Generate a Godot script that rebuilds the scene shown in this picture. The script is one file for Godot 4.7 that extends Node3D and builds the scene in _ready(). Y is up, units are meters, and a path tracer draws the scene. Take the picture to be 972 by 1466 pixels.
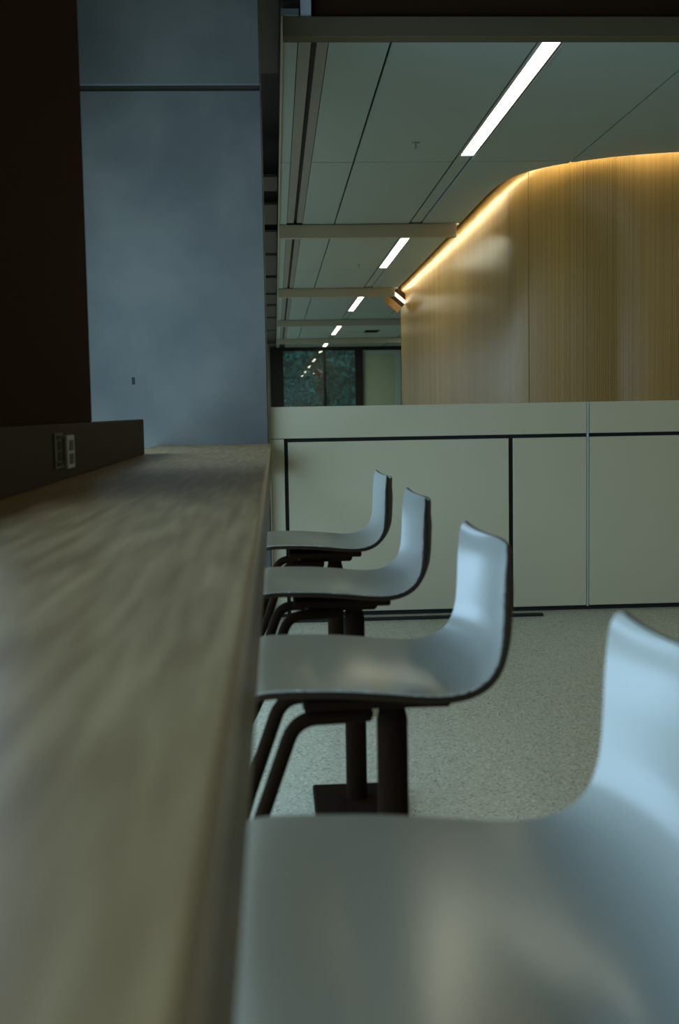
extends Node3D
# A bar counter with four post stools, a low partition, a wood-clad curved volume and a long lit ceiling behind it.

const EYE := Vector3(0, 1.075, 0)
const CEIL := 3.173
const BEAM := 3.025
var M := {}
var rng := RandomNumberGenerator.new()


func _ready() -> void:
	rng.seed = 11
	set_camera()
	set_sky()
	set_daylight()
	make_materials()
	build_shell()
	build_ceiling()
	build_pod()
	build_column()
	build_partition()
	build_counter()
	build_stools()
	build_lights()
	build_fittings()
	build_outside()


# ---------------------------------------------------------------- camera, sky, daylight

func set_camera() -> void:
	var yaw := 0.05338905
	var pitch := 0.08685665
	var roll := 0.01743027
	var c := Camera3D.new()
	c.name = "camera"
	c.near = 0.05
	c.far = 200.0
	c.keep_aspect = Camera3D.KEEP_HEIGHT
	var a := CameraAttributesPhysical.new()
	a.frustum_focal_length = 27.23
	a.frustum_focus_distance = 7.0
	a.exposure_aperture = 2.9
	c.attributes = a
	add_child(c)
	c.fov = rad_to_deg(2.0 * atan(733.0 / 1663.057))
	c.transform = Transform3D(Basis(Vector3.UP, -yaw) * Basis(Vector3.RIGHT, -pitch) * Basis(Vector3.BACK, -roll), EYE)
	c.current = true


func set_sky() -> void:
	var w := WorldEnvironment.new()
	w.name = "world_environment"
	var e := Environment.new()
	var s := ProceduralSkyMaterial.new()
	s.sky_top_color = lin(0.34, 0.50, 0.68)
	s.sky_horizon_color = lin(0.42, 0.56, 0.68)
	s.ground_horizon_color = lin(0.20, 0.25, 0.26)
	s.ground_bottom_color = lin(0.10, 0.13, 0.13)
	s.sky_energy_multiplier = 1.0
	s.ground_energy_multiplier = 1.0
	var sk := Sky.new()
	sk.sky_material = s
	e.background_mode = Environment.BG_SKY
	e.sky = sk
	e.background_energy_multiplier = 0.9
	e.tonemap_mode = Environment.TONE_MAPPER_LINEAR
	e.tonemap_exposure = 1.0
	e.sdfgi_enabled = true
	e.ssao_enabled = true
	e.ssil_enabled = true
	w.environment = e
	add_child(w)


func set_daylight() -> void:
	# daylight that comes in through the glazing behind the counter
	area("window_daylight", self, Vector3(-1.27, 1.2, -1.7), Vector3(0, -PI / 2, 0), Vector2(7.6, 2.1), lin(0.46, 0.71, 1.0), 18.0)
	# light added at the made-up hall windows, to brighten the pale ceiling
	area("added_hall_light", self, Vector3(-1.27, 1.75, -22.0), Vector3(0, -PI / 2, 0), Vector2(29.0, 1.7), lin(0.66, 0.86, 0.90), 9.0)


# ---------------------------------------------------------------- helpers

func lin(r: float, g: float, b: float) -> Color:
	return Color(r, g, b).linear_to_srgb()


func area(called: String, parent: Node3D, at: Vector3, turn: Vector3, size: Vector2, color: Color, energy: float) -> AreaLight3D:
	var l := AreaLight3D.new()
	l.name = called
	l.area_size = size
	l.light_color = color
	l.light_energy = energy
	l.area_range = 60.0
	l.area_attenuation = 2.0
	l.shadow_enabled = true
	parent.add_child(l, true)
	l.position = at
	l.rotation = turn
	return l


func mb() -> SurfaceTool:
	var st := SurfaceTool.new()
	st.begin(Mesh.PRIMITIVE_TRIANGLES)
	st.set_smooth_group(-1)
	return st


func tri(st: SurfaceTool, a: Vector3, b: Vector3, c: Vector3, n: Vector3) -> void:
	# clockwise from outside; n is a rough outward direction
	var v := [a, b, c] if (b - a).cross(c - a).dot(n) < 0.0 else [a, c, b]
	for p in v:
		var q: Vector3 = p
		var k := n.abs()
		if k.y >= k.x and k.y >= k.z:
			st.set_uv(Vector2(q.x, q.z))
		elif k.x >= k.z:
			st.set_uv(Vector2(q.y, q.z))
		else:
			st.set_uv(Vector2(q.x, q.y))
		st.add_vertex(q)


func quad(st: SurfaceTool, a: Vector3, b: Vector3, c: Vector3, d: Vector3, n: Vector3) -> void:
	tri(st, a, b, c, n)
	tri(st, a, c, d, n)


func box(st: SurfaceTool, lo: Vector3, hi: Vector3, bevel := 0.003) -> void:
	# chamfered box
	var c := (lo + hi) / 2.0
	var h := (hi - lo) / 2.0
	var b: float = minf(bevel, minf(h.x, minf(h.y, h.z)) * 0.45)
	var p := func(sx: float, sy: float, sz: float, k: int) -> Vector3:
		var v := Vector3(h.x - b, h.y - b, h.z - b)
		v[k] = h[k]
		return c + Vector3(sx * v.x, sy * v.y, sz * v.z)
	for s in [-1.0, 1.0]:
		quad(st, p.call(s, -1.0, -1.0, 0), p.call(s, 1.0, -1.0, 0), p.call(s, 1.0, 1.0, 0), p.call(s, -1.0, 1.0, 0), Vector3(s, 0, 0))
		quad(st, p.call(-1.0, s, -1.0, 1), p.call(1.0, s, -1.0, 1), p.call(1.0, s, 1.0, 1), p.call(-1.0, s, 1.0, 1), Vector3(0, s, 0))
		quad(st, p.call(-1.0, -1.0, s, 2), p.call(1.0, -1.0, s, 2), p.call(1.0, 1.0, s, 2), p.call(-1.0, 1.0, s, 2), Vector3(0, 0, s))
	if b <= 0.0:
		return
	for s in [-1.0, 1.0]:
		for t in [-1.0, 1.0]:
			quad(st, p.call(s, t, -1.0, 0), p.call(s, t, 1.0, 0), p.call(s, t, 1.0, 1), p.call(s, t, -1.0, 1), Vector3(s, t, 0))
			quad(st, p.call(s, -1.0, t, 0), p.call(s, 1.0, t, 0), p.call(s, 1.0, t, 2), p.call(s, -1.0, t, 2), Vector3(s, 0, t))
			quad(st, p.call(-1.0, s, t, 1), p.call(1.0, s, t, 1), p.call(1.0, s, t, 2), p.call(-1.0, s, t, 2), Vector3(0, s, t))
			for u in [-1.0, 1.0]:
				tri(st, p.call(s, t, u, 0), p.call(s, t, u, 1), p.call(s, t, u, 2), Vector3(s, t, u))


func prism(st: SurfaceTool, poly: PackedVector2Array, y0: float, y1: float) -> void:
	# polygon in (x, z), from y0 up to y1
	var ix := Geometry2D.triangulate_polygon(poly)
	for k in range(0, ix.size(), 3):
		var a := poly[ix[k]]
		var b := poly[ix[k + 1]]
		var c := poly[ix[k + 2]]
		tri(st, Vector3(a.x, y0, a.y), Vector3(b.x, y0, b.y), Vector3(c.x, y0, c.y), Vector3.DOWN)
		tri(st, Vector3(a.x, y1, a.y), Vector3(b.x, y1, b.y), Vector3(c.x, y1, c.y), Vector3.UP)
	var turn := -1.0 if Geometry2D.is_polygon_clockwise(poly) else 1.0
	for k in poly.size():
		var a := poly[k]
		var b := poly[(k + 1) % poly.size()]
		var d := b - a
		var n := Vector3(d.y, 0, -d.x) * turn
		quad(st, Vector3(a.x, y0, a.y), Vector3(b.x, y0, b.y), Vector3(b.x, y1, b.y), Vector3(a.x, y1, a.y), n)


func tube(st: SurfaceTool, path: PackedVector3Array, radii: Array, sides := 16) -> void:
	# a swept round bar with closed ends; smooth along its length
	st.set_smooth_group(0)
	var rings: Array = []
	var prev := Vector3.ZERO
	for i in path.size():
		var d := (path[mini(i + 1, path.size() - 1)] - path[maxi(i - 1, 0)]).normalized()
		var u := prev - d * prev.dot(d)
		if u.length() < 0.1:
			u = d.cross(Vector3(0, 0, 1) if absf(d.z) < 0.9 else Vector3(1, 0, 0))
		u = u.normalized()
		prev = u
		var v := d.cross(u)
		var r: float = radii[mini(i, radii.size() - 1)]
		var ring: Array = []
		for k in sides:
			var a := TAU * k / sides
			ring.append(path[i] + (u * cos(a) + v * sin(a)) * r)
		rings.append(ring)
	for i in rings.size() - 1:
		for k in sides:
			var m := (k + 1) % sides
			var mid: Vector3 = (rings[i][k] + rings[i][m]) / 2.0 - path[i]
			if mid.length() < 1e-6:
				mid = (rings[i + 1][k] + rings[i + 1][m]) / 2.0 - path[i + 1]
			quad(st, rings[i][k], rings[i][m], rings[i + 1][m], rings[i + 1][k], mid)
	st.set_smooth_group(-1)
	var z := rings.size() - 1
	var start := path[0] - path[1]
	var stop := path[z] - path[z - 1]
	for k in sides:
		var m := (k + 1) % sides
		tri(st, path[0], rings[0][k], rings[0][m], start)
		tri(st, path[z], rings[z][k], rings[z][m], stop)


func lathe(st: SurfaceTool, at: Vector3, prof: Array, sides := 28) -> void:
	# prof: Vector2(radius, height) from the bottom up, sharp steps kept by repeated points
	for i in prof.size() - 1:
		var a: Vector2 = prof[i]
		var b: Vector2 = prof[i + 1]
		var out := Vector2(b.y - a.y, a.x - b.x)
		for k in sides:
			var t0 := TAU * k / sides
			var t1 := TAU * (k + 1) / sides
			var tm := (t0 + t1) / 2.0
			var n := Vector3(cos(tm) * out.x, out.y, sin(tm) * out.x)
			quad(st, at + Vector3(cos(t0) * a.x, a.y, sin(t0) * a.x), at + Vector3(cos(t1) * a.x, a.y, sin(t1) * a.x), at + Vector3(cos(t1) * b.x, b.y, sin(t1) * b.x), at + Vector3(cos(t0) * b.x, b.y, sin(t0) * b.x), n)


func build(st: SurfaceTool, called: String, mat: Material, parent: Node3D) -> MeshInstance3D:
	st.generate_normals()
	var o := MeshInstance3D.new()
	o.name = called
	o.mesh = st.commit()
	o.material_override = mat
	add_named(o, called, parent)
	return o


var taken := {}

func add_named(o: Node3D, called: String, parent: Node3D) -> void:
	var key := str(parent.get_instance_id()) + called
	var n: int = taken.get(key, 0)
	taken[key] = n + 1
	o.name = called if n == 0 else "%s_%03d" % [called, n]
	parent.add_child(o, true)


func bx(called: String, lo: Vector3, hi: Vector3, mat: Material, parent: Node3D, bevel := 0.003) -> MeshInstance3D:
	var st := mb()
	box(st, lo, hi, bevel)
	return build(st, called, mat, parent)


func base(called: String, at: Vector3, label := "", category := "", group := "") -> Node3D:
	var o := Node3D.new()
	add_named(o, called, self)
	o.position = at
	tag(o, label, category, group)
	return o


func tag(o: Node3D, label: String, category := "", group := "") -> void:
	if label:
		o.set_meta("label", label)
	if category:
		o.set_meta("category", category)
	if group:
		o.set_meta("group", group)


func structure(o: Node3D, label: String, category: String) -> Node3D:
	tag(o, label, category)
	o.set_meta("kind", "structure")
	return o


func mat(color: Color, rough := 0.6, metal := 0.0, spec := 0.5) -> StandardMaterial3D:
	var m := StandardMaterial3D.new()
	m.albedo_color = color
	m.roughness = rough
	m.metallic = metal
	m.metallic_specular = spec
	return m


func noise_tex(seed_: int, freq: float, size: int, lo: Color, hi: Color, octaves := 4) -> NoiseTexture2D:
	var n := FastNoiseLite.new()
	n.noise_type = FastNoiseLite.TYPE_SIMPLEX_SMOOTH
	n.seed = seed_
	n.frequency = freq
	n.fractal_octaves = octaves
	var t := NoiseTexture2D.new()
	t.width = size
	t.height = size
	t.seamless = true
	t.noise = n
	var g := Gradient.new()
	g.set_color(0, lo)
	g.set_color(1, hi)
	g.set_offset(0, 0.2)
	g.set_offset(1, 0.8)
	t.color_ramp = g
	return t


func speckle_tex() -> ImageTexture:
	# terrazzo chips: pale, dark and sandy grains in a grey-green ground
	var n := 512
	var im := Image.create(n, n, false, Image.FORMAT_RGB8)
	var r := RandomNumberGenerator.new()
	r.seed = 5
	for y in n:
		for x in n:
			var k := 0.90 + 0.12 * r.randf()
			im.set_pixel(x, y, Color(0.79 * k, 0.79 * k, 0.70 * k))
	for i in 24000:
		var s := r.randi_range(1, 3)
		var t := r.randf()
		var c := Color(0.86, 0.86, 0.78) if t < 0.45 else Color(0.66, 0.65, 0.57) if t < 0.8 else Color(0.52, 0.50, 0.42)
		im.fill_rect(Rect2i(r.randi_range(0, n - 7), r.randi_range(0, n - 7), s, r.randi_range(1, 3)), c)
	im.generate_mipmaps()
	return ImageTexture.create_from_image(im)


func make_materials() -> void:
	M.floor = mat(lin(1.0, 1.0, 0.95), 0.36)
	M.floor.albedo_texture = speckle_tex()
	M.floor.uv1_scale = Vector3(0.8, 0.8, 0.8)

	M.wood_top = mat(lin(0.71, 0.58, 0.40), 0.36, 0.0, 0.4)
	M.wood_top.albedo_texture = noise_tex(3, 0.010, 512, Color(0.74, 0.69, 0.57), Color(0.82, 0.78, 0.66), 5)
	M.wood_top.uv1_scale = Vector3(4.5, 0.3, 1.0)
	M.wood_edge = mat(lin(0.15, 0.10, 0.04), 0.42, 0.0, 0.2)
	M.wood_top.detail_enabled = true
	M.wood_top.detail_blend_mode = BaseMaterial3D.BLEND_MODE_MUL
	M.wood_top.detail_uv_layer = BaseMaterial3D.DETAIL_UV_1
	M.wood_top.detail_albedo = noise_tex(9, 0.02, 512, Color(0.84, 0.82, 0.78), Color(1, 1, 1), 3)

	M.dark_panel = mat(lin(0.038, 0.018, 0.008), 0.9, 0.0, 0.15)
	M.upstand = mat(lin(0.050, 0.036, 0.018), 0.7, 0.0, 0.25)
	M.concrete = mat(lin(0.30, 0.31, 0.265), 0.8)
	M.concrete.albedo_texture = noise_tex(21, 0.006, 512, Color(0.64, 0.655, 0.66), Color(0.76, 0.76, 0.75), 6)
	M.concrete.uv1_triplanar = true
	M.concrete.uv1_scale = Vector3(0.45, 0.45, 0.45)
	M.concrete_joint = mat(lin(0.05, 0.045, 0.035), 0.95, 0.0, 0.1)
	M.partition = mat(lin(0.57, 0.52, 0.34), 0.5)
	M.partition_dark = mat(lin(0.012, 0.010, 0.008), 0.8)
	M.metal_trim = mat(lin(0.50, 0.55, 0.52), 0.5, 0.3)
	M.ceiling = mat(lin(0.40, 0.51, 0.50), 0.85)
	M.ceiling_core = mat(lin(0.05, 0.05, 0.045), 0.9)
	M.beam = mat(lin(0.46, 0.45, 0.35), 0.7)
	M.beam_shaded = mat(lin(0.115, 0.095, 0.05), 0.75, 0.0, 0.3)  # beam colour with the shade on the first crossbeam put into it
	M.flange = mat(lin(0.30, 0.32, 0.28), 0.7)
	M.black = mat(lin(0.010, 0.007, 0.005), 0.7)
	M.soffit = mat(lin(0.085, 0.08, 0.06), 0.8)
	M.wall = mat(lin(0.42, 0.43, 0.38), 0.85)
	M.grass = mat(lin(0.05, 0.09, 0.04), 0.95)

	M.pod = mat(Color.WHITE, 0.27, 0.0, 0.5)
	M.pod.vertex_color_use_as_albedo = true
	M.pod_core = mat(lin(0.06, 0.035, 0.012), 0.8)

	M.shell = mat(lin(0.47, 0.485, 0.415), 0.24, 0.0, 0.5)
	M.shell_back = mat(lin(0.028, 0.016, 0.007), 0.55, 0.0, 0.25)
	M.steel = mat(lin(0.014, 0.007, 0.003), 0.75, 0.0, 0.12)

	M.tray = mat(lin(0.5, 0.52, 0.48), 0.5)
	M.lamp = mat(Color.WHITE, 0.6)
	M.lamp.emission_enabled = true
	M.lamp.emission = lin(1.0, 0.95, 0.82)
	M.lamp.emission_energy_multiplier = 5.0
	M.led = mat(Color.WHITE, 0.6)
	M.led.emission_enabled = true
	M.led.emission = lin(1.0, 0.72, 0.36)
	M.led.emission_energy_multiplier = 2.0

	M.glass = mat(Color(1, 1, 1, 0.04), 0.0)
	M.glass.transparency = BaseMaterial3D.TRANSPARENCY_ALPHA
	M.frame = mat(lin(0.010, 0.007, 0.006), 0.6)
	M.blind = mat(lin(0.58, 0.72, 0.54), 0.8)
	M.frosted = mat(lin(0.62, 0.82, 0.82), 0.6)
	M.outlet = mat(lin(0.42, 0.40, 0.30), 0.4)
	M.outlet_dark = mat(lin(0.02, 0.012, 0.008), 0.5)
	M.bark = mat(lin(0.16, 0.15, 0.12), 0.9)
	M.leaf = mat(Color.WHITE, 0.8, 0.0, 0.2)
	M.leaf.vertex_color_use_as_albedo = true
	M.leaf.backlight_enabled = true
	M.leaf.backlight = lin(0.10, 0.16, 0.08)


# ---------------------------------------------------------------- setting

func build_shell() -> void:
	var f := bx("floor", Vector3(-1.5, -0.2, -38.62), Vector3(6.7, 0, 2.75), M.floor, self, 0.0)
	structure(f, "speckled grey terrazzo floor with a soft polish", "floor")

	var st := mb()
	box(st, Vector3(-1.5, 0, -38.6), Vector3(-1.35, 3.7, -36.7), 0.0)
	box(st, Vector3(-1.5, 2.65, -36.7), Vector3(-1.35, 3.7, -7.5), 0.0)
	box(st, Vector3(-1.5, 0, -36.7), Vector3(-1.35, 0.9, -7.5), 0.0)
	box(st, Vector3(-1.5, 0, -7.5), Vector3(-1.35, 3.7, -5.75), 0.0)
	box(st, Vector3(-1.5, 2.32, -5.75), Vector3(-1.35, 3.7, 2.2), 0.0)
	box(st, Vector3(-1.5, 0, -5.75), Vector3(-1.35, 0.08, 2.2), 0.0)
	box(st, Vector3(-1.5, 0, 2.2), Vector3(-1.35, 3.7, 2.6), 0.0)
	structure(build(st, "wall_left", M.wall, self), "plain wall behind the counter, opened by a tall window", "wall")
	structure(bx("wall_right", Vector3(6.5, 0, -38.6), Vector3(6.65, 3.7, 2.6), M.wall, self, 0.0), "plain wall closing the hall on the right", "wall")
	structure(bx("wall_back", Vector3(-1.5, 0, 2.6), Vector3(6.65, 3.7, 2.75), M.wall, self, 0.0), "plain wall behind the viewer", "wall")
	structure(bx("roof_slab", Vector3(-1.5, 3.7, -38.75), Vector3(6.65, 3.9, 2.75), M.black, self, 0.0), "dark roof slab over the ceiling void", "roof")

	st = mb()
	box(st, Vector3(-1.5, 0, -38.75), Vector3(-0.14, 3.7, -38.6), 0.0)
	box(st, Vector3(-0.14, 3.19, -38.75), Vector3(4.25, 3.7, -38.6), 0.0)
	box(st, Vector3(4.25, 0, -38.75), Vector3(6.65, 3.7, -38.6), 0.0)
	structure(build(st, "wall_end", M.wall, self), "end wall of the hall around the dark framed window", "wall")

	# tall glazing behind the counter
	var w := Node3D.new()
	add_named(w, "window_1", self)
	structure(w, "tall dark framed window beside the bar counter", "window")
	for k in 6:
		var z := -5.75 + k * 1.59
		bx("mullion", Vector3(-1.45, 0.08, z - 0.025), Vector3(-1.37, 2.32, z + 0.025), M.frame, w)
	for k in 5:
		var z := -5.75 + k * 1.59
		bx("pane", Vector3(-1.412, 0.08, z + 0.025), Vector3(-1.406, 2.32, z + 1.565), M.glass, w, 0.0)

	# unseen windows added on the left of the hall to light its ceiling
	w = Node3D.new()
	add_named(w, "window_3", self)
	structure(w, "row of unseen windows added along the left side of the hall, behind the pier", "window")
	for k in 11:
		var z := -36.7 + k * 2.92
		bx("mullion", Vector3(-1.45, 0.9, z - 0.03), Vector3(-1.37, 2.65, z + 0.03), M.frame, w)
	for k in 10:
		var z := -36.7 + k * 2.92
		bx("pane", Vector3(-1.412, 0.9, z + 0.03), Vector3(-1.406, 2.65, z + 2.89), M.glass, w, 0.0)

	# window at the far end of the hall
	w = Node3D.new()
	add_named(w, "window_2", self)
	structure(w, "dark framed window at the far end of the hall with trees outside", "window")
	var z0 := -38.68
	var z1 := -38.52
	bx("window_header", Vector3(-0.14, 3.06, z0), Vector3(4.25, 3.19, z1), M.frame, w)
	bx("window_sill", Vector3(-0.14, 0.0, z0), Vector3(4.25, 0.12, z1), M.frame, w)
	for m in [[-0.14, 0.29], [1.62, 1.69], [2.66, 2.92], [4.2, 4.25]]:
		bx("mullion", Vector3(m[0], 0.12, z0), Vector3(m[1], 3.06, z1), M.frame, w)
	for m in [[0.29, 1.62], [1.69, 2.66], [2.92, 4.2]]:
		bx("pane", Vector3(m[0], 0.12, -38.606), Vector3(m[1], 3.06, -38.6), M.glass, w, 0.0)
	var bl := bx("roller_blind", Vector3(2.96, 0.12, -38.665), Vector3(3.97, 2.93, -38.655), M.blind, w, 0.0)
	bl.set_meta("label", "lowered grey green roller blind")
	var fb := bx("back_board", Vector3(2.93, 0.12, -38.675), Vector3(4.19, 3.05, -38.668), M.frosted, w, 0.0)
	fb.set_meta("label", "pale blue green board round the blind")


const EDGE := [Vector2(2.165, -21.15), Vector2(2.16, -17.3), Vector2(2.15, -14.5), Vector2(2.135, -12.4), Vector2(2.135, -11.6), Vector2(2.15, -11.15), Vector2(2.2, -10.78), Vector2(2.27, -10.55), Vector2(2.37, -10.36), Vector2(2.51, -10.2), Vector2(2.75, -10.0), Vector2(3.01, -9.85), Vector2(3.4, -9.73), Vector2(3.9, -9.64), Vector2(4.6, -9.57), Vector2(5.5, -9.54), Vector2(6.44, -9.53)]


func smooth_path(pts: Array, step: float) -> PackedVector2Array:
	var c := Curve2D.new()
	for i in pts.size():
		var a: Vector2 = pts[maxi(i - 1, 0)]
		var b: Vector2 = pts[mini(i + 1, pts.size() - 1)]
		var p: Vector2 = pts[i]
		var d := (b - a).normalized()
		var li: float = (p - a).length() / 3.0
		var lo: float = (b - p).length() / 3.0
		c.add_point(p, -d * li, d * lo)
	c.bake_interval = 0.01
	var out := PackedVector2Array()
	var n := int(c.get_baked_length() / step)
	for i in n + 1:
		out.append(c.sample_baked(i * step, true))
	return out


func offset_path(path: PackedVector2Array, by: float) -> PackedVector2Array:
	# moves to the volume's inside (towards +x / -z)
	var out := PackedVector2Array()
	for i in path.size():
		var d := (path[mini(i + 1, path.size() - 1)] - path[maxi(i - 1, 0)]).normalized()
		out.append(path[i] + Vector2(d.y, -d.x) * by)
	return out


func build_ceiling() -> void:
	var c := Node3D.new()
	add_named(c, "ceiling", self)
	structure(c, "pale panelled ceiling with shallow crossbeams beyond the partition", "ceiling")
	# outline of the slot round the wood volume: nothing of the ceiling lies inside it
	var hole := PackedVector2Array(smooth_path(EDGE, 0.12))
	hole[0] = Vector2(2.165, -21.4)
	hole.append(Vector2(7.0, -9.53))
	hole.append(Vector2(7.0, -21.4))
	var beams := [-6.26, -13.33, -20.16, -27.0, -33.9, -38.52]
	var mids := [-10.05, -17.6, -24.3, -31.2, -36.4]
	var cols := [[0.09, 0.172], [0.352, 0.702], [0.718, 1.552], [1.708, 2.578], [2.594, 3.55], [3.60, 5.0], [5.014, 6.5]]
	for b in 5:
		for r in 2:
			var near: float = beams[b] - 0.1 if r == 0 else mids[b]
			var far: float = mids[b] if r == 0 else beams[b + 1] + 0.02
			near -= 0.008
			far += 0.008
			for k in cols.size():
				var rect := PackedVector2Array([Vector2(cols[k][0], near), Vector2(cols[k][1], near), Vector2(cols[k][1], far), Vector2(cols[k][0], far)])
				for p in Geometry2D.clip_polygons(rect, hole):
					if Geometry2D.triangulate_polygon(p).is_empty():
						continue
					var st := mb()
					prism(st, p, CEIL, CEIL + 0.03)
					build(st, "ceiling_panel", M.ceiling, c)
		# blank cover of the light channel
		bx("channel_cover", Vector3(1.575, CEIL + 0.012, beams[b + 1] + 0.02), Vector3(1.69, CEIL + 0.03, beams[b] - 0.1), M.ceiling, c, 0.0)
		# crossbeam
		var far_end: float = 6.5 if b == 0 or b > 2 else 2.10
		bx("crossbeam", Vector3(0.083, BEAM, beams[b] - 0.1), Vector3(far_end, CEIL if b > 0 else 3.13, beams[b]), M.beam if b > 0 else M.beam_shaded, c, 0.004)
	# edge of the panelled ceiling towards the dark bay
	bx("edge_trim", Vector3(0.076, CEIL - 0.012, -38.5), Vector3(0.09, CEIL + 0.03, -6.36), M.beam, c, 0.0)
	# dark backing over the panels
	var back := PackedVector2Array([Vector2(0.09, -6.4), Vector2(6.5, -6.4), Vector2(6.5, -38.5), Vector2(0.09, -38.5)])
	for p in Geometry2D.clip_polygons(back, hole):
		var st := mb()
		prism(st, p, CEIL + 0.075, CEIL + 0.09)
		build(st, "backing_sheet", M.ceiling_core, c)

	# darker bay left of the panels: boards with open gaps
	var s := Node3D.new()
	add_named(s, "trim_1", self)
	structure(s, "dark boarded soffit with open gaps beside the pale ceiling", "soffit")
	for g in [[5.96, 7.9], [11.3, 12.0], [12.8, 14.1], [14.7, 16.6], [16.9, 19.3], [19.7, 22.1], [22.5, 24.4], [24.8, 27.6], [28.0, 32.0], [32.3, 38.5]]:
		bx("soffit_board", Vector3(-1.34, 3.30, -g[1]), Vector3(0.07, 3.33, -g[0]), M.soffit, s)

	# dark ceiling over the counter and the dark bulkhead above the first beam
	structure(bx("trim_2", Vector3(-1.35, 3.42, -6.24), Vector3(6.5, 3.46, 2.6), M.dark_panel, self, 0.0), "dark brown ceiling over the bar counter", "ceiling")
	structure(bx("trim_3", Vector3(0.17, 3.13, -6.40), Vector3(6.5, 3.7, -6.30), M.dark_panel, self, 0.0), "dark brown bulkhead above the first crossbeam", "bulkhead")


# ---------------------------------------------------------------- wood volume

func build_pod() -> void:
	var o := base("wood_clad_volume", Vector3(2.3, 0, -10.5), "tall curved wall clad in fine vertical honey wood ribs, lit along its top", "wood wall")
	var top := 3.55
	var pitch := 0.018
	var path := offset_path(smooth_path(EDGE, pitch), 0.14)
	var at := o.position
	# seam between the straight flank and the rounded front
	var seam := 0
	for i in path.size():
		if path[i].x > 2.2 and path[i].y > -10.75:
			seam = i
			break
	var r := RandomNumberGenerator.new()
	r.seed = 77
	var wide := FastNoiseLite.new()
	wide.seed = 4
	wide.frequency = 0.9
	for part in [[0, seam], [seam + 1, path.size() - 1]]:
		var st := mb()
		for i in range(part[0], part[1]):
			var a := path[i]
			var b := path[i + 1]
			var d := (b - a).normalized()
			var inw := Vector2(d.y, -d.x)
			var tone: float = 0.90 + 0.16 * r.randf() + 0.22 * wide.get_noise_1d(i * pitch * 2.2)
			var col := Color(0.43 * tone, 0.295 * tone, 0.105 * tone)
			st.set_color(col)
			var c := a.lerp(b, 0.62)
			var p := [a, c, c + inw * 0.010, b + inw * 0.010, b]
			for k in 4:
				var u: Vector2 = p[k]
				var v: Vector2 = p[k + 1]
				var n: Vector2 = -inw
				if k == 1:
					n = d
				elif k == 3:
					n = -d
				quad(st, Vector3(u.x, 0, u.y) - at, Vector3(v.x, 0, v.y) - at, Vector3(v.x, top, v.y) - at, Vector3(u.x, top, u.y) - at, Vector3(n.x, 0, n.y))
		build(st, "ribbed_panel", M.pod, o)
	# solid core behind the ribs
	var core := offset_path(smooth_path(EDGE, 0.1), 0.165)
	core.append(Vector2(6.44, -21.1))
	core[0] = Vector2(core[0].x, -21.1)
	var st2 := mb()
	var poly := PackedVector2Array()
	for q in core:
		poly.append(q - Vector2(at.x, at.z))
	prism(st2, poly, 0.0, top)
	build(st2, "core", M.pod_core, o)
	# glowing strip in the slot between ceiling and wall
	var led := base("cove_light_strip", Vector3(2.3, CEIL, -10.5), "warm light strip hidden in the ceiling slot along the wood wall", "cove light")
	var e := smooth_path(EDGE, 0.15)
	var line := PackedVector3Array()
	for q in e:
		line.append(Vector3(q.x - 0.006, CEIL + 0.060, q.y) - led.position)
	var st3 := mb()
	tube(st3, line, [0.007], 6)
	build(st3, "glowing_strip", M.led, led)
	var segs := [[0, 12], [12, 24], [24, 36], [36, 48], [48, 58], [58, 62], [62, 65], [65, 68], [68, 72], [72, 78], [78, 86], [86, 96]]
	for sg in segs:
		if sg[0] >= e.size() - 1:
			break
		var a: Vector2 = e[sg[0]]
		var b: Vector2 = e[mini(sg[1], e.size() - 1)]
		var m := (a + b) / 2.0
		var d := (b - a).normalized()
		var inw := Vector2(d.y, -d.x)
		m += inw * 0.03
		var l := area("cove_lamp", led, Vector3(m.x, CEIL + 0.06, m.y) - led.position, Vector3.ZERO, Vector2((b - a).length(), 0.02), lin(1.0, 0.76, 0.42), (0.28 if sg[0] < 62 else 0.21) * (b - a).length())
		# faces the wall and down
		var towards := Vector3(inw.x * 0.42, -0.9, inw.y * 0.42).normalized()
		var bz := -towards
		var bxv := Vector3(d.x, 0, d.y).normalized()
		var by := bz.cross(bxv).normalized()
		l.basis = Basis(bxv, by, bz)

	# slanted lit end of the cove past the far corner
	var t := base("angled_cove_end", Vector3(2.14, 2.98, -20.45), "small slanted wood box with a bright light bar, far end of wood wall", "cove light")
	t.rotation.z = -PI / 4.5
	var wood := mat(lin(0.48, 0.31, 0.13), 0.5)
	bx("wood_face", Vector3(-0.16, -0.15, -0.06), Vector3(0.16, -0.03, 0.06), wood, t)
	bx("dark_recess", Vector3(-0.16, -0.03, -0.06), Vector3(0.16, 0.045, 0.03), M.black, t)
	var glow := mat(Color.WHITE, 0.5)
	glow.emission_enabled = true
	glow.emission = lin(1.0, 0.85, 0.6)
	glow.emission_energy_multiplier = 1.4
	bx("light_bar", Vector3(-0.15, 0.045, -0.05), Vector3(0.16, 0.10, 0.055), glow, t)
	bx("cap", Vector3(-0.14, 0.10, -0.06), Vector3(0.2, 0.19, 0.04), M.shell_back, t)
	area("cove_end_lamp", t, Vector3(0, 0.07, 0.062), Vector3(0, PI, 0), Vector2(0.3, 0.05), lin(1.0, 0.85, 0.6), 0.01)


# ---------------------------------------------------------------- column, partition

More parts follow.
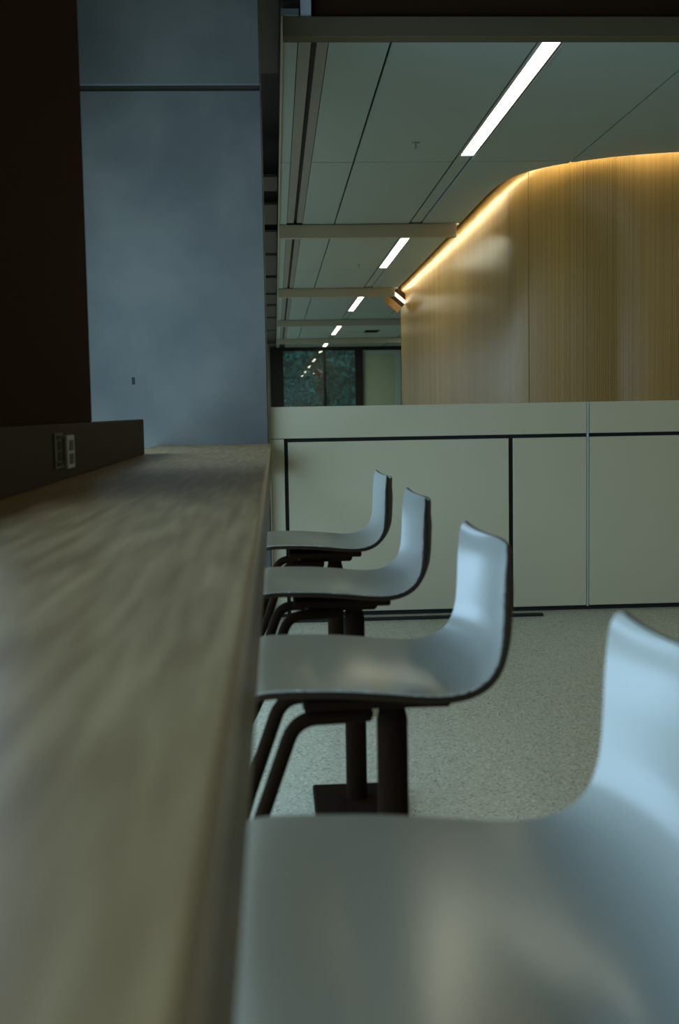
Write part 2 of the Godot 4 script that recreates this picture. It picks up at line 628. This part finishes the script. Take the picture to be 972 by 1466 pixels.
func build_column() -> void:
	var c := base("concrete_column", Vector3(-0.7, 0, -6.2), "broad fair-faced concrete pier at the far end of the counter", "column")
	var x0 := -0.64
	var x1 := 0.663
	bx("lower_lift", Vector3(x0, 0, -0.24), Vector3(x1, 2.675, 0.24), M.concrete, c, 0.006)
	bx("pour_joint", Vector3(x0 + 0.01, 2.675, -0.22), Vector3(x1 - 0.012, 2.70, 0.226), M.concrete_joint, c, 0.0)
	bx("upper_lift", Vector3(x0, 2.70, -0.24), Vector3(x1 - 0.002, 3.7, 0.24), M.concrete, c, 0.006)
	bx("chip", Vector3(-0.022, 1.225, 0.236), Vector3(-0.006, 1.262, 0.2415), M.concrete_joint, c, 0.002)


func build_partition() -> void:
	var o := base("low_partition", Vector3(0, 0, -6.02), "low grey green panelled partition with black shadow gaps behind the stools", "partition")
	var f := 0.0
	var bk := -0.02
	bx("dark_core", Vector3(-0.03, 0.0, -0.10), Vector3(4.49, 1.085, -0.02), M.partition_dark, o, 0.0)
	bx("back_board", Vector3(-0.03, 0.0, -0.12), Vector3(4.5, 1.095, -0.10), M.partition, o)
	bx("stile", Vector3(-0.03, 0.02, bk), Vector3(0.041, 0.934, f), M.partition, o, 0.002)
	bx("top_panel", Vector3(-0.03, 0.936, bk), Vector3(1.626, 1.1, f), M.partition, o, 0.002)
	bx("top_panel", Vector3(1.640, 0.936, bk), Vector3(4.5, 1.1, f), M.partition, o, 0.002)
	bx("door_panel", Vector3(0.060, 0.025, bk), Vector3(1.213, 0.917, f), M.partition, o, 0.002)
	bx("door_panel", Vector3(1.237, 0.025, bk), Vector3(1.626, 0.917, f), M.partition, o, 0.002)
	bx("door_panel", Vector3(1.640, 0.025, bk), Vector3(4.5, 0.917, f), M.partition, o, 0.002)
	var t := bx("metal_strip", Vector3(1.629, 0.02, bk), Vector3(1.637, 1.1, 0.002), M.metal_trim, o, 0.001)
	t.set_meta("label", "thin pale metal joint strip")
	bx("top_board", Vector3(-0.03, 1.085, -0.10), Vector3(4.5, 1.1, -0.02), M.partition, o, 0.001)
	var s := bx("floor_bar", Vector3(0.06, 0.0, -5.90), Vector3(1.36, 0.014, -5.865), M.partition_dark, self)
	tag(s, "thin black bar lying on the floor along the foot of the partition", "floor bar")


# ---------------------------------------------------------------- counter

func build_counter() -> void:
	var c := base("bar_counter", Vector3(-0.28, 0, -2.2), "long pale wooden bar counter running away on the left with a deep front edge", "counter")
	var top := 0.915
	var x0 := -0.25
	var x1 := 0.2525
	var z0 := -3.755
	var z1 := 3.5
	# the top: board with a small rounded nosing, then the deep apron under its front
	var st := mb()
	box(st, Vector3(x0 - 0.08, top - 0.04, z0), Vector3(x1, top, z1), 0.004)
	build(st, "worktop", M.wood_top, c)
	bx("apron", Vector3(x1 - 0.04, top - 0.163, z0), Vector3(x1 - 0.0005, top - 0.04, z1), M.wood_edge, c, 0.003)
	for z in [-3.6, -0.35, 3.3]:
		bx("support", Vector3(x0, 0, z - 0.03), Vector3(x0 + 0.28, top - 0.04, z + 0.03), M.upstand, c)
	var u := base("counter_upstand", Vector3(-0.545, top, -2.2), "low dark brown upstand along the back of the counter holding power outlets", "upstand")
	bx("front_board", Vector3(-0.012, 0.0, -2.52), Vector3(0.015, 0.14, 3.5), M.upstand, u, 0.003)
	bx("back_board", Vector3(-0.05, 0.0, -2.52), Vector3(-0.012, 0.139, 3.5), M.dark_panel, u, 0.002)
	bx("end_mark", Vector3(0.015, 0.085, -2.455), Vector3(0.017, 0.105, -2.435), M.outlet_dark, u, 0.0)
	var p := bx("dark_screen", Vector3(-0.60, top + 0.14, -3.41), Vector3(-0.531, 2.5, -2.2), M.dark_panel, self, 0.003)
	tag(p, "tall dark brown screen panel standing on the counter upstand at the left", "screen")
	# outlets
	var o := base("power_outlet", Vector3(-0.53, 0.99, -2.86), "square dark power outlet with a dull pale frame in the counter upstand", "outlet")
	bx("back_plate", Vector3(0, -0.043, -0.055), Vector3(0.004, 0.043, 0.06), M.outlet_dark, o, 0.001)
	var fr := mb()
	box(fr, Vector3(0.004, 0.028, -0.05), Vector3(0.007, 0.036, 0.03), 0.001)
	box(fr, Vector3(0.004, -0.036, -0.05), Vector3(0.007, -0.028, 0.03), 0.001)
	box(fr, Vector3(0.004, -0.028, -0.05), Vector3(0.007, 0.028, -0.04), 0.001)
	build(fr, "frame", M.upstand, o)
	for k in 2:
		bx("socket_face", Vector3(0.004, -0.024 + k * 0.026, -0.035), Vector3(0.006, -0.002 + k * 0.026, 0.02), M.upstand, o, 0.001)
	o = base("power_outlet", Vector3(-0.53, 0.983, -3.0), "narrow white power outlet with two dark sockets, farther along the upstand", "outlet")
	bx("cover_plate", Vector3(0, -0.042, -0.05), Vector3(0.008, 0.042, 0.05), M.outlet, o, 0.003)
	for k in 2:
		bx("socket", Vector3(0.008, -0.031 + k * 0.034, -0.028), Vector3(0.0095, -0.004 + k * 0.034, 0.028), M.outlet_dark, o, 0.001)


# ---------------------------------------------------------------- stools

const PROFILE := [Vector2(-0.062, 0.606), Vector2(-0.056, 0.617), Vector2(-0.044, 0.6245), Vector2(-0.02, 0.629), Vector2(0.04, 0.629), Vector2(0.10, 0.627), Vector2(0.17, 0.621), Vector2(0.225, 0.6155), Vector2(0.265, 0.614), Vector2(0.298, 0.619), Vector2(0.325, 0.632), Vector2(0.343, 0.653), Vector2(0.353, 0.683), Vector2(0.357, 0.72), Vector2(0.359, 0.765), Vector2(0.362, 0.81), Vector2(0.368, 0.853)]
var prof: PackedVector2Array


func shell_point(t: float, w: float) -> Vector3:
	# t 0..1 from the front lip to the top of the back, w -1..1 across; corners are rounded
	var f := t * (prof.size() - 1)
	var i := mini(int(f), prof.size() - 2)
	var p := prof[i].lerp(prof[i + 1], f - i)
	var length := 0.80
	var hw := 0.235
	for e in [[t * length, 0.05], [(1.0 - t) * length, 0.036]]:
		if e[0] < e[1]:
			var k: float = e[1] - e[0]
			hw = minf(hw, 0.235 - e[1] + sqrt(maxf(e[1] * e[1] - k * k, 0.0)))
	var c := 1.0 - w * w
	var seat := smoothstep(0.365, 0.17, p.x) * clampf((p.x + 0.06) / 0.12, 0.0, 1.0)
	var back := smoothstep(0.40, 0.76, t)
	p.y -= 0.014 * c * seat
	p.x += 0.033 * (1.0 - pow(absf(w), 2.0)) * back
	p.y -= 0.015 * (1.0 - pow(absf(w), 5.0)) * smoothstep(0.77, 0.85, p.y)
	return Vector3(p.x, p.y, w * hw)


func shell_normal(t: float, w: float) -> Vector3:
	var a := clampf(t, 0.03, 0.97)
	var b := clampf(w, -0.97, 0.97)
	var dt := shell_point(a + 0.01, b) - shell_point(a - 0.01, b)
	var dw := shell_point(a, b + 0.02) - shell_point(a, b - 0.02)
	return dw.cross(dt).normalized() # towards the sitter


func shell_mesh(st: SurfaceTool, from: float, to: float, bulge: float) -> void:
	var ts: Array = []
	for i in 14:
		ts.append(0.065 * (1.0 - cos(PI / 2.0 * i / 14.0)))
	for i in 60:
		ts.append(lerpf(0.065, 0.955, i / 60.0))
	for i in 15:
		ts.append(0.955 + 0.045 * sin(PI / 2.0 * i / 14.0))
	var nw := 32
	var upper: Array = []
	var lower: Array = []
	for t in ts:
		var ru: Array = []
		var rl: Array = []
		for k in nw + 1:
			var w := sin((float(k) / nw - 0.5) * PI) * 0.5 + (float(k) / nw - 0.5)
			var p := shell_point(t, w)
			var n := shell_normal(t, w)
			ru.append(p + n * from)
			rl.append(p + n * (from + (to - from) * (1.0 - 0.72 * smoothstep(0.86, 1.0, t))))
		upper.append(ru)
		lower.append(rl)
	st.set_smooth_group(0)
	var z: int = ts.size() - 1
	for i in z:
		for k in nw:
			var n: Vector3 = shell_normal((ts[i] + ts[i + 1]) / 2.0, (float(k) + 0.5) / nw * 2.0 - 1.0)
			quad(st, upper[i][k], upper[i][k + 1], upper[i + 1][k + 1], upper[i + 1][k], n)
	st.set_smooth_group(1)
	for i in z:
		for k in nw:
			var n: Vector3 = shell_normal((ts[i] + ts[i + 1]) / 2.0, (float(k) + 0.5) / nw * 2.0 - 1.0)
			quad(st, lower[i][k], lower[i][k + 1], lower[i + 1][k + 1], lower[i + 1][k], -n)
	# rim
	var ring: Array = []
	for i in z + 1:
		ring.append([i, 0])
	for k in range(1, nw + 1):
		ring.append([z, k])
	for i in range(z - 1, -1, -1):
		ring.append([i, nw])
	for k in range(nw - 1, 0, -1):
		ring.append([0, k])
	st.set_smooth_group(2)
	for j in ring.size():
		var a: Array = ring[j]
		var b: Array = ring[(j + 1) % ring.size()]
		var ua: Vector3 = upper[a[0]][a[1]]
		var ub: Vector3 = upper[b[0]][b[1]]
		var la: Vector3 = lower[a[0]][a[1]]
		var lb: Vector3 = lower[b[0]][b[1]]
		var ca: Vector3 = shell_point(clampf(ts[a[0]], 0.08, 0.92), 0.0)
		var oa: Vector3 = (ua - ca).normalized() * bulge
		var cb: Vector3 = shell_point(clampf(ts[b[0]], 0.08, 0.92), 0.0)
		var ob: Vector3 = (ub - cb).normalized() * bulge
		var ma := (ua + la) / 2.0 + oa
		var mb_ := (ub + lb) / 2.0 + ob
		if (ua - ub).length() < 1e-6:
			continue
		quad(st, ua, ub, mb_, ma, oa + ob + ua - la)
		quad(st, ma, mb_, lb, la, oa + ob - ua + la)


func arc_path(pts: Array, bend: float) -> PackedVector3Array:
	var out := PackedVector3Array()
	for i in pts.size():
		var p: Vector3 = pts[i]
		if i == 0 or i == pts.size() - 1:
			out.append(p)
			continue
		var a: Vector3 = p + (pts[i - 1] - p).normalized() * bend
		var b: Vector3 = p + (pts[i + 1] - p).normalized() * bend
		for k in 7:
			var t := k / 6.0
			out.append(a.lerp(p, t).lerp(p.lerp(b, t), t))
	return out


func make_stool() -> Node3D:
	# the stool's own origin is on the floor under its post; the counter lies towards -x
	var c := Curve2D.new()
	for i in PROFILE.size():
		var a: Vector2 = PROFILE[maxi(i - 1, 0)]
		var b: Vector2 = PROFILE[mini(i + 1, PROFILE.size() - 1)]
		var d := (b - a).normalized()
		c.add_point(PROFILE[i], -d * (PROFILE[i] - a).length() / 3.0, d * (b - PROFILE[i]).length() / 3.0)
	c.bake_interval = 0.003
	prof = PackedVector2Array()
	for i in 301:
		prof.append(c.sample_baked(c.get_baked_length() * i / 300.0, true) - Vector2(0.2, 0))
	# shell_point reads profile x relative to the counter, so shift the tests back
	for i in prof.size():
		prof[i] += Vector2(0.2, 0)
	var o := base("bar_stool", Vector3(0.2, 0, -1.02))
	var sh := Vector3(-0.2, 0, 0)
	var st := mb()
	shell_mesh(st, 0.0, -0.0030, 0.0)
	var seat := build(st, "seat_shell", M.shell, o)
	seat.position = sh
	seat.set_meta("label", "pale grey inner shell of seat and low back")
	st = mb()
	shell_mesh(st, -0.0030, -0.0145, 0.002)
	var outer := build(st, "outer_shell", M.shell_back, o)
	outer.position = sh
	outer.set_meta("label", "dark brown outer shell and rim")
	# plate and swivel bracket
	st = mb()
	box(st, Vector3(-0.165, 0.574, -0.16), Vector3(0.085, 0.592, 0.16), 0.006)
	build(st, "seat_plate", M.steel, o)
	st = mb()
	box(st, Vector3(-0.13, 0.526, -0.065), Vector3(-0.04, 0.578, 0.065), 0.008)
	box(st, Vector3(-0.06, 0.545, -0.05), Vector3(0.06, 0.578, 0.05), 0.008)
	build(st, "bracket", M.steel, o)
	# post with its thicker sleeve and chamfered collar
	st = mb()
	lathe(st, Vector3.ZERO, [Vector2(0.0, 0.02), Vector2(0.0285, 0.02), Vector2(0.0285, 0.515), Vector2(0.024, 0.535), Vector2(0.0235, 0.578), Vector2(0.0, 0.578)])
	build(st, "post", M.steel, o)
	st = mb()
	box(st, Vector3(-0.118, 0.0, -0.12), Vector3(0.118, 0.02, 0.12), 0.005)
	build(st, "floor_plate", M.steel, o)
	# footrest: two bent tubes joined by a bar
	for s in [-1.0, 1.0]:
		st = mb()
		tube(st, arc_path([Vector3(-0.045, 0.541, 0.06 * s), Vector3(-0.10, 0.541, 0.075 * s), Vector3(-0.188 + 0.011 * s, 0.541, 0.08 * s), Vector3(-0.262 + 0.010 * s, 0.335, 0.09 * s), Vector3(-0.29, 0.26, 0.10 * s)], 0.04), [0.0135])
		build(st, "footrest_tube", M.steel, o)
	st = mb()
	tube(st, PackedVector3Array([Vector3(-0.29, 0.26, -0.15), Vector3(-0.29, 0.26, 0.15)]), [0.0135])
	build(st, "footrest_bar", M.steel, o)
	return o


func build_stools() -> void:
	var labels := ["pale shell bar stool nearest the viewer, cut by the right edge of the photo", "pale shell bar stool second from the viewer, its footrest and post in plain view", "pale shell bar stool third from the viewer, between two others at the counter", "pale shell bar stool farthest along the counter, smallest, nearest the partition"]
	var first := make_stool()
	var zs := [-1.02, -2.07, -3.10, -4.115]
	for i in 4:
		var o: Node3D = first
		if i > 0:
			o = first.duplicate()
			add_named(o, "bar_stool", self)
		o.position = Vector3(0.2, 0, zs[i])
		tag(o, labels[i], "bar stool", "bar stools along the counter")


# ---------------------------------------------------------------- lamps and small fittings

func linear_light(z_near: float, z_far: float, x0: float, x1: float, y: float, label: String, power: float, group: String) -> void:
	var zc := (z_near + z_far) / 2.0
	var h := (z_near - z_far) / 2.0
	var xc := (x0 + x1) / 2.0
	var o := base("linear_ceiling_light", Vector3(xc, y, zc), label, "ceiling light", group)
	var w := (x1 - x0) / 2.0
	bx("diffuser", Vector3(-w + 0.006, -0.006, -h + 0.01), Vector3(w - 0.018, 0.012, h - 0.01), M.lamp, o, 0.002)
	var st := mb()
	box(st, Vector3(-w - 0.012, -0.004, -h), Vector3(-w + 0.004, 0.03, h), 0.001)
	box(st, Vector3(w - 0.016, -0.004, -h), Vector3(w - 0.008, 0.03, h), 0.001)
	box(st, Vector3(w + 0.004, -0.004, -h), Vector3(w + 0.012, 0.03, h), 0.001)
	box(st, Vector3(-w, 0.012, -h), Vector3(w, 0.03, h), 0.0)
	build(st, "housing", M.tray, o)
	area("lamp", o, Vector3(-0.006, -0.012, 0), Vector3(-PI / 2, 0, 0), Vector2(2.0 * w - 0.03, 2.0 * h - 0.03), lin(0.97, 1.0, 0.68), power)


func build_lights() -> void:
	var g := "row of linear lights in the pale ceiling"
	linear_light(-6.5, -9.80, 1.58, 1.704, CEIL, "longest bright linear light in the ceiling, nearest above the wood wall", 0.9, g)
	linear_light(-13.6, -17.35, 1.58, 1.704, CEIL, "second bright linear light, just behind the crossbeam left of the wood wall", 0.9, g)
	linear_light(-20.6, -24.75, 1.58, 1.704, CEIL, "third linear light down the row, beyond the next crossbeam", 0.9, g)
	linear_light(-27.6, -32.3, 1.58, 1.704, CEIL, "fourth linear light down the row, a short bright dash", 0.9, g)
	linear_light(-35.0, -38.1, 1.58, 1.704, CEIL, "fifth and farthest light of the row, a bright dot above the far window", 0.9, g)
	linear_light(-31.0, -33.5, 3.85, 3.97, CEIL, "ceiling light behind the wood wall, seen only mirrored in the far right pane", 0.9, "")
	# the dark ceiling over the seats carries its own rows, above the frame
	for k in 2:
		linear_light(1.6 - k * 3.6, -0.8 - k * 3.6, 2.6, 2.74, 3.38, ["linear light on the dark ceiling behind the viewer's right shoulder", "linear light on the dark ceiling above the floor right of the stools"][k], [0.4, 1.05][k], "linear lights on the dark ceiling")
	linear_light(-6.5, -9.30, 4.3, 4.44, CEIL, "unseen linear light added right of the frame to brighten the rounded wood front", 0.4, "")  # lamp added out of view to brighten the front of the wood wall


func build_fittings() -> void:
	var zs := [[-6.6, -13.2], [-13.5, -20.05], [-20.3, -26.9], [-27.15, -33.8]]
	var words := ["nearest slot air diffuser along the left edge of the pale ceiling", "second slot air diffuser, beyond the crossbeam", "third slot air diffuser down the ceiling edge", "farthest slot air diffuser before the end window"]
	for k in 4:
		var a: float = zs[k][0]
		var b: float = zs[k][1]
		var o := base("slot_diffuser", Vector3(0.262, CEIL, (a + b) / 2.0), words[k], "air diffuser", "slot air diffusers in the pale ceiling")
		var h := (a - b) / 2.0
		bx("flange", Vector3(-0.085, -0.002, -h), Vector3(-0.012, 0.02, h), M.flange, o, 0.001)
		bx("flange", Vector3(0.022, -0.002, -h), Vector3(0.085, 0.02, h), M.flange, o, 0.001)
		bx("dark_slot", Vector3(-0.012, 0.02, -h), Vector3(0.022, 0.026, h), M.black, o, 0.0)
		bx("end_plate", Vector3(-0.012, -0.002, h - 0.12), Vector3(0.022, 0.02, h), M.flange, o, 0.0)
	var sp := [[Vector3(1.151, CEIL, -9.33), "small sprinkler head on the ceiling left of the longest light"], [Vector3(1.25, CEIL, -16.95), "tiny sprinkler head on the ceiling in the second bay, left of the second light"]]
	for s in sp:
		var o := base("sprinkler_head", s[0], s[1], "sprinkler", "sprinkler heads in the pale ceiling")
		var st := mb()
		lathe(st, Vector3.ZERO, [Vector2(0.0, -0.006), Vector2(0.028, -0.006), Vector2(0.034, 0.0), Vector2(0.0, 0.0)], 16)
		build(st, "rosette", M.flange, o)
		st = mb()
		lathe(st, Vector3.ZERO, [Vector2(0.0, -0.045), Vector2(0.016, -0.045), Vector2(0.016, -0.041), Vector2(0.006, -0.04), Vector2(0.006, -0.006), Vector2(0.0, -0.006)], 12)
		build(st, "nozzle", M.flange, o)
	var v := base("ceiling_vent", Vector3(2.58, CEIL, -31.1), "small dark vent in the far ceiling beside the wood wall", "air vent")
	bx("dark_face", Vector3(-0.16, -0.012, -0.42), Vector3(0.20, 0.0, 0.42), M.steel, v)
	bx("rim", Vector3(-0.19, -0.006, -0.46), Vector3(0.23, 0.0, 0.46), M.flange, v)
	var d := base("ceiling_slot", Vector3(3.575, CEIL + 0.01, -34.0), "narrow dark slot in the far ceiling next to the wood wall", "air slot")
	bx("dark_slot", Vector3(-0.022, 0, -4.3), Vector3(0.022, 0.012, 4.3), M.black, d, 0.0)
	var p := bx("hanger_post", Vector3(0.176, 3.131, -6.29), Vector3(0.232, 3.695, -6.235), mat(lin(0.45, 0.50, 0.50), 0.5), self)
	tag(p, "short pale square post rising from the first crossbeam at the top edge", "post")


# ---------------------------------------------------------------- outside

func leaf_cloud(st: SurfaceTool, r: RandomNumberGenerator, center: Vector3, size: Vector3, count: int, leaf: float, base_color: Color) -> void:
	for i in count:
		var d := Vector3(r.randfn(), r.randfn(), r.randfn()).normalized() * pow(r.randf(), 0.45)
		var p := center + d * size
		var n := Vector3(r.randfn(), r.randfn() + 0.6, r.randfn()).normalized()
		var u := n.cross(Vector3(r.randfn(), r.randfn(), r.randfn()).normalized()).normalized()
		var v := n.cross(u)
		var s := leaf * (0.6 + 0.8 * r.randf())
		var k := 0.6 + 0.9 * r.randf()
		st.set_color(Color(base_color.r * k, base_color.g * k, base_color.b * k))
		quad(st, p - u * s, p - v * s * 0.45, p + u * s, p + v * s * 0.45, n)


func build_outside() -> void:
	structure(bx("ground", Vector3(-14, -0.3, -70), Vector3(22, -0.06, -38.8), M.grass, self, 0.0), "dark grass outside the far window", "ground")
	var r := RandomNumberGenerator.new()
	r.seed = 31
	var spots := [Vector3(0.3, 0, -42.5), Vector3(1.7, 0, -45.2), Vector3(2.9, 0, -42.6), Vector3(4.5, 0, -45.2), Vector3(5.9, 0, -42.4), Vector3(-1.4, 0, -45.2)]
	var words := ["leafy tree outside the far window, left of its middle bar", "slim pale trunked tree standing just behind the middle bar of the far window", "leafy tree outside the right half of the far window", "bushy tree outside, mostly behind the roller blind", "bushy tree outside, right of the far window", "bushy tree outside, left of the far window"]
	for i in spots.size():
		var at: Vector3 = spots[i]
		at.y = -0.06
		var o := base("tree", at, words[i], "tree", "trees outside the far window")
		var st := mb()
		var lean := r.randf_range(-0.25, 0.25)
		tube(st, PackedVector3Array([Vector3(0, -0.1, 0), Vector3(lean * 0.3, 1.2, 0.05), Vector3(lean * 0.7, 2.4, 0.0), Vector3(lean, 4.2, 0)]), [0.10, 0.08, 0.06, 0.02], 10)
		build(st, "trunk", M.bark, o)
		st = mb()
		var tone := Color(0.08, 0.32, 0.25) if i % 2 == 0 else Color(0.09, 0.30, 0.20)
		leaf_cloud(st, r, Vector3(lean, 3.6, 0), Vector3(1.15, 1.5, 1.1), 1500, 0.14, tone)
		leaf_cloud(st, r, Vector3(0.3, 1.6, 0.2), Vector3(1.1, 1.3, 0.8), 700, 0.12, tone)
		var fl := build(st, "foliage", M.leaf, o)
		fl.set_meta("kind", "stuff")
	var st2 := mb()
	for k in 16:
		leaf_cloud(st2, r, Vector3(-7.0 + k * 1.2, 2.4, r.randf_range(-0.4, 0.4)), Vector3(1.1, 3.0, 0.9), 1500, 0.20, Color(0.07, 0.27, 0.21))
	var hg := base("tall_hedge", Vector3(1.0, -0.06, -50.0), "tall dark dense hedge behind the trees outside the far window", "hedge")
	var hf := build(st2, "foliage", M.leaf, hg)
	hf.set_meta("kind", "stuff")
